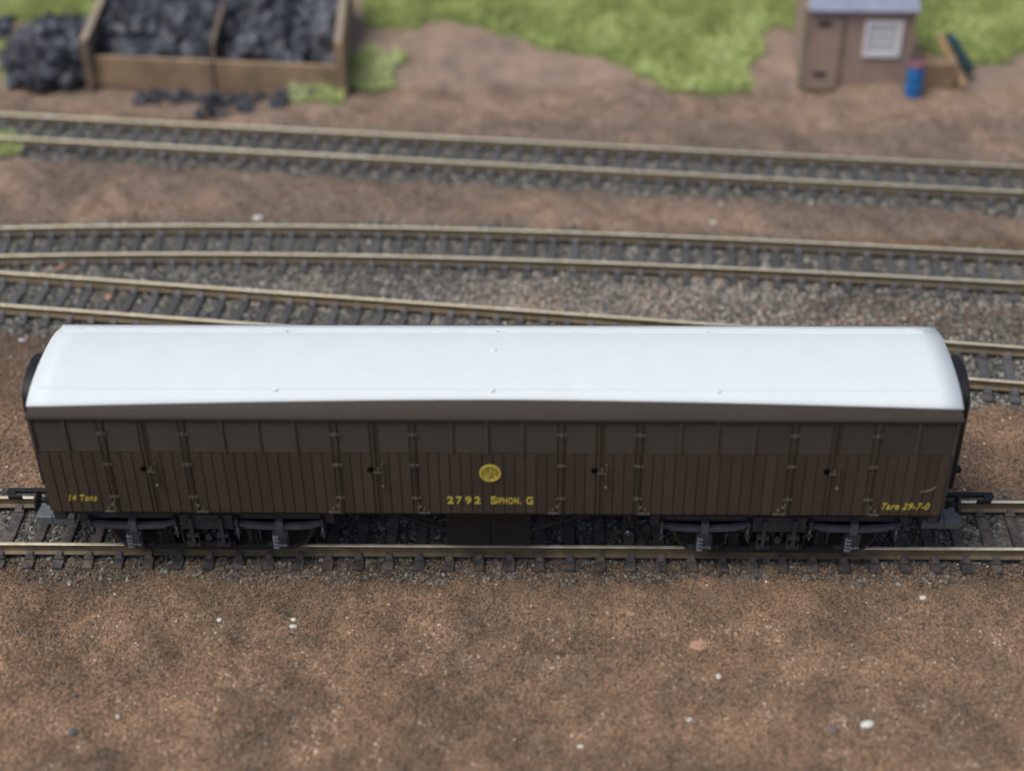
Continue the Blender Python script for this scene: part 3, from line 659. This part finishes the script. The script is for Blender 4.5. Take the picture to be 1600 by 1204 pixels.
rock('pebble', -61.6, -29.3, .6, .6, .4, wht, 'single small white bead left of the close pair of beads', seed=5)
rock('pebble', 96.3, -22.7, .85, .7, .5, wht, 'white chip near the track below the right end of the wagon', seed=6)
rock('pebble', 48.5, -46.4, .6, .8, .5, wht, 'small white bead just below and right of the pink flake', seed=7)
rock('pebble', 18.8, -64.0, .8, .5, .4, wht, 'small white chip at the bottom edge near the middle', seed=8)
rock('pebble', 70.6, -59.9, 1.5, 1.2, .6, (.2, .15, .14), 'dull grey brown stone left of the largest white chip', seed=9)
rock('pebble', -86.0, -63.1, 1.1, .9, .5, (.085, .1, .12), 'dark blue grey stone low on the left foreground earth', seed=10)
rock('pebble', -78.1, -58.0, .55, .5, .35, wht, 'tiny white bead right of the dark blue grey stone', seed=11)
rock('pebble', 41.6, -57.5, .55, .5, .4, wht, 'tiny bright bead low in the foreground below the pink flake', seed=12)
rock('pebble', 30.5, -29.1, 1.1, .8, .35, (.38, .27, .2), 'tan chip left of and above the pink flake', seed=13)
rock('pebble', -116.3, 100.7, 1.3, 1.6, 1.0, (.5, .27, .17), 'orange pebble between two sleepers of the slanting track', seed=14, z=-3.4)
rock('pebble', -113.0, 104.6, 1.5, .9, .7, (.42, .43, .5), 'pale lilac pebble touching the rail beside the orange pebble', seed=17, z=-3.3)
rock('wood_sliver', -133.9, 117.0, 3.1, .85, .5, (.42, .24, .15), 'reddish sliver lying between the two left hand tracks', 'sliver', 15, .9, z=-3.0)
rock('pebble', -79.6, 146.5, 1.7, 1.0, .9, (.78, .78, .74), 'white chip lying against the far rail of the middle track', seed=16)
rock('pebble', -135.6, 78.3, 1.2, .8, .5, (.5, .52, .55), 'pale flat chip on dark earth left of the wagon roof', seed=18)
rock('pebble', 63.5, 145.5, .9, .8, .6, wht, 'small white bead beyond the far rail of the middle track, right of centre', seed=19)

# ---------------------------------------------------------------- grass, coal
P = pick(330000, -330, 330, 180, 420, lambda x, y: grassm(x, y)*(.35+.65*vn(x, y, 5, 51))*(np.abs(x) < 195+(y-180)*.9))
P = P[~((P[:, 0] > -158) & (P[:, 0] < -61) & (P[:, 1] > 236.5-.097*(P[:, 0]+108)) & (P[:, 1] < 305))]
P = P[~((P[:, 0] > 100) & (P[:, 0] < 141) & (P[:, 1] > 236) & (P[:, 1] < 275))]
tn = np.clip(rs.rand(len(P))*.55+(vn(P[:, 0], P[:, 1], 14, 52)-.3)*.8, 0, 1)
tuft = (P[:, 1] < 268) & (P[:, 0] < 0); tn[tuft] = np.clip(tn[tuft]+.35, 0, 1)
scatter('grass', P, (.7, 1.7), M_grass, 'bright green static grass behind and around the bunker and hut', 'grass', 'blade', 5, tn, .8, lean=.55)

bun = thing('coal_bunker', 'open wooden coal bunker with two bays at the back left', 'coal bunker', (-108, 236.5, -4.2), math.atan(-.097))
bl = 47.5
SH = Matrix(((1, -.155, 0, 0), (0, 1, 0, 0), (0, 0, 1, 0), (0, 0, 0, 1)))   # the side walls lean a little off square
def bb(name, *a, m_=M_wood, bev=.25, parent=bun): return obj(name, MB().box(*a, T=SH), m_, parent, bevel=bev)
for (x0, x1) in ((-bl+2.4, -.4), (.4, bl-2.4)):
    bb('front_plank', x0, x1, -1.1, 1.1, .1, 5.9); bb('front_plank', x0, x1, -1.0, 1.2, 6.1, 11.9)
for s, h in ((-1, 18.5), (1, 21.5)):
    for k in range(4):
        z0 = k*h/4+.1; z1 = (k+1)*h/4-.1
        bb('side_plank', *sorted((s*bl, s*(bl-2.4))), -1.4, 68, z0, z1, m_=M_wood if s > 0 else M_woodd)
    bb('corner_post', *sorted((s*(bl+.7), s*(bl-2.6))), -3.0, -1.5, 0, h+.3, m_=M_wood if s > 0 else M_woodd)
    bb('top_rail', *sorted((s*(bl+.3), s*(bl-2.6))), -1.4, 68, h+.02, h+.7, m_=M_post)
bb('divider', -.9, .9, 1.3, 68, 0, 17.5, m_=M_woodd)
for k in range(4): bb('back_plank', -bl+2.5, bl-2.5, 68.2, 70, k*5.3+.1, k*5.3+5.2)
bb('ledge', -bl+3, -bl+20, 1.3, 5.5, 7.6, 8.4, m_=M_greyp); bb('ledge', 14, 36, 1.3, 4.4, 8.4, 9.2, m_=M_greyp)
def lumps(name, n_, x0, x1, y0, y1, zf, size, label, seed, prob=None):
    x = rs.uniform(x0, x1, n_); y = rs.uniform(y0, y1, n_)
    if prob is not None: k = rs.rand(n_) < prob(x, y); x, y = x[k], y[k]
    z = zf(x, y)+rs.uniform(-1, 1, len(x)); return scatter(name, np.stack([x, y, z], -1), size, M_coal, label, 'coal', seed=seed, flat=(.6, 1.1))
ca, sa = math.cos(math.atan(-.097)), math.sin(math.atan(-.097))
def bunk(n_, u0, u1, name, label, seed):
    u = rs.uniform(u0, u1, n_); v_ = rs.uniform(6.5, 65, n_); z = .5+v_*.2+vn(u, v_, 9, seed)*5+rs.uniform(-1, 1, n_)
    u = u-.155*v_; P_ = np.stack([-108+u*ca-v_*sa, 236.5+u*sa+v_*ca, z], -1)
    # solid fill below the lumps
    return scatter(name, P_, (1.9, 5.2), M_coal, label, 'coal', seed=seed, flat=(.6, 1.1))
bunk(620, -bl+4, -2.5, 'coal_heap', 'coal heaped in the left bay of the wooden bunker', 61)
bunk(620, 2.5, bl-4, 'coal_heap', 'coal heaped in the right bay of the wooden bunker', 62)
def hz(x, y): return -4+13*np.clip(1-((x+171)/19)**2-((y-259)/25)**2, 0, 1)**.6
lumps('coal_heap', 900, -192, -150, 236, 286, hz, (1.6, 4.2), 'loose coal heaped on the ground left of the bunker', 63, lambda x, y: (hz(x, y) > -3.9)*1.0)
lumps('coal_heap', 420, -262, -197, 279, 291, lambda x, y: -3+4*vn(x, y, 9, 3), (1.8, 3.6), 'dark strip of coal at the far left edge', 64)
lumps('coal_heap', 1300, -147, -70, 213, 235, lambda x, y: gz(x, y)+.4, (.6, 1.7), 'spilt coal scattered before the bunker front', 65,
      lambda x, y: (vn(x, y, 7, 66) > .36)*(y > 226-.0*x-9*(x > -112)*(x < -80))*(y < 236-.097*(x+108)-3.2)*1.0)

# ---------------------------------------------------------------- hut
hut = thing('lineside_hut', 'small pinkish brown boarded hut with white window and blue grey roof', 'hut', (121, 239, -4.2), R(-1.5))
mb = MB(); hw, hd, hh = 18.6, 30, 29.5; mb.box(-hw, hw, .4, hd, 0, hh); obj('wall', mb, M_hut, hut)
nb = 12; wb = 2*(hw-1.1)/nb
pm = MB().box(.08, wb-.08, 0, .6, 0.2, hh-.1).mesh('plank', M_hut)
for i in range(nb):
    if 1 <= i < 4: continue
    link('plank', pm, hut, (-hw+1.1+i*wb, -.2, 0))
for x in (-hw-1.1, hw-1): obj('corner_post', MB().box(x, x+2.2 if x < 0 else x+1.6, -.7, 1.2, 0, hh+.3), M_post if x < 0 else M_hut, hut, bevel=.15)
dr = link('door', MB().box(0, 3*wb-.2, -.5, .4, .6, hh-3).mesh('door', M_hut), hut, (-hw+1.1+wb+.1, 0, 0))
for z in (4.5, 23.5): link('hinge', MB().box(.1, 4.5, -.9, -.4, z, z+1.6).mesh('hinge', M_bogie), dr)
obj('door_frame', MB().box(-hw+1.1+4*wb-.1, -hw+1.1+4*wb+.7, -.9, .3, .3, hh-2), M_woodd, hut)
obj('door_step', MB().box(-hw+1, -hw+13, -3.2, -.9, 0, 1.1), M_woodd, hut, bevel=.2)
wf = MB(); wx0, wx1, wz0, wz1 = 2.0, 15.2, 12.2, 25.6
for a in ((wx0, wx1, wz0, wz0+1.8), (wx0, wx1, wz1-1.5, wz1), (wx0, wx0+1.5, wz0+1.8, wz1-1.5), (wx1-2.0, wx1, wz0+1.8, wz1-1.5)): wf.box(a[0], a[1], -1.3, -.2, a[2], a[3])
win = obj('window', wf, M_white, hut, bevel=.15)
gw, gh = (wx1-wx0-3.5)/3, (wz1-wz0-3.3)/3
for i in range(3):
    for j in range(3):
        obj('pane', MB().box(wx0+1.5+i*gw+.22, wx0+1.5+(i+1)*gw-.22, -.7, -.3, wz0+1.8+j*gh+.22, wz0+1.8+(j+1)*gh-.22), M_glass, win)
gb = MB()
for i in (1, 2): gb.box(wx0+1.5+i*gw-.22, wx0+1.5+i*gw+.22, -1.0, -.25, wz0+1.8, wz1-1.5); gb.box(wx0+1.5, wx1-2, -.95, -.26, wz0+1.8+i*gh-.2, wz0+1.8+i*gh+.2)
obj('glazing_bar', gb, M_white, win)
rf = MB(); rf.prism([(-2.6, hh-.2), (-2.6, hh+.7), (hd/2, hh+7), (hd+2.5, hh+.7), (hd+2.5, hh-.2), (hd/2, hh+6)], -hw+.4, hw+1.4, 'yz'); obj('roof', rf, M_slate, hut, bevel=.2)
gbm = MB(); gbm.prism([(.5, hh), (hd/2, hh+5.9), (hd-.5, hh)], -hw+.6, hw-.6, 'yz'); obj('gable', gbm, M_hut, hut)

dm = thing('oil_drum', 'small bright blue drum with pink top beside the hut', 'drum', (141.6, 232.8, -4.1))
mb = MB(); mb.lathe([(2.9, 0), (3.05, .3), (2.95, .6), (2.95, 3.4), (3.15, 3.7), (2.95, 4.0), (2.95, 7.2), (3.15, 7.5), (2.95, 7.8), (2.95, 10.6), (3.05, 11.0)], (0, 0, 0), 'z', 24); obj('drum_body', mb, M_blue, dm, True)
mb = MB(); mb.lathe([(3.0, 11.0), (3.1, 11.3), (3.0, 12.2), (2.5, 12.3), (.01, 12.3)], (0, 0, 0), 'z', 24); obj('lid', mb, M_pink, dm, True)
cr_ = thing('wooden_crate', 'low tan wooden crate between the blue drum and leaning plank', 'crate', (151.8, 243, -4.2), R(-6))
for k in range(3): obj('slat', MB().box(-6, 6, -4, -3.2, k*2.7+.2, k*2.7+2.5), M_wood, cr_, bevel=.15)
for k in range(3): obj('slat', MB().box(-6, 6, 3.2, 4, k*2.7+.2, k*2.7+2.5), M_wood, cr_, bevel=.15)
for x in (-6.2, 5.4): obj('end_panel', MB().box(x, x+.8, -3.1, 3.1, 0, 8.2), M_wood, cr_, bevel=.15)
for k in range(4): obj('lid_slat', MB().box(-6.2, 6.2, -4+k*2.05, -4+k*2.05+1.8, 8.3, 9.0), M_wood, cr_, bevel=.15)
def leaning(name, p, q, wd, th, material, label, cat, bev=.2):
    p = Vector(p); q = Vector(q); o = link(name, MB().box(-wd/2, wd/2, -th/2, th/2, 0, (q-p).length).mesh(name, material), None, p)
    o.rotation_euler = (q-p).to_track_quat('Z', 'Y').to_euler(); b_ = o.modifiers.new('b', 'BEVEL'); b_.width = bev*S; return tag(o, label, cat)
leaning('plank_of_wood', (161.5, 239.0, -3.9), (151.6, 247.5, 12.0), 3.6, 1.2, M_paleplank, 'pale tan plank leaning over the crate beside the hut', 'plank')
mb = MB(); pr = [(.3, 0), (1.9, .4), (2.3, 3), (1.9, 7), (2.4, 11), (2.1, 15), (1.3, 16.4), (.3, 16.8)]; mb.lathe(pr, (0, 0, 0), 'z', 14)
o = obj('rolled_tarpaulin', mb, M_teal, None, True); o.location = Vector((165.2, 247.5, -2.6))*S
o.rotation_euler = Vector((-10.5, 7, 14)).to_track_quat('Z', 'Y').to_euler(); tag(o, 'dark teal rolled cover leaning behind the pale plank', 'tarpaulin')
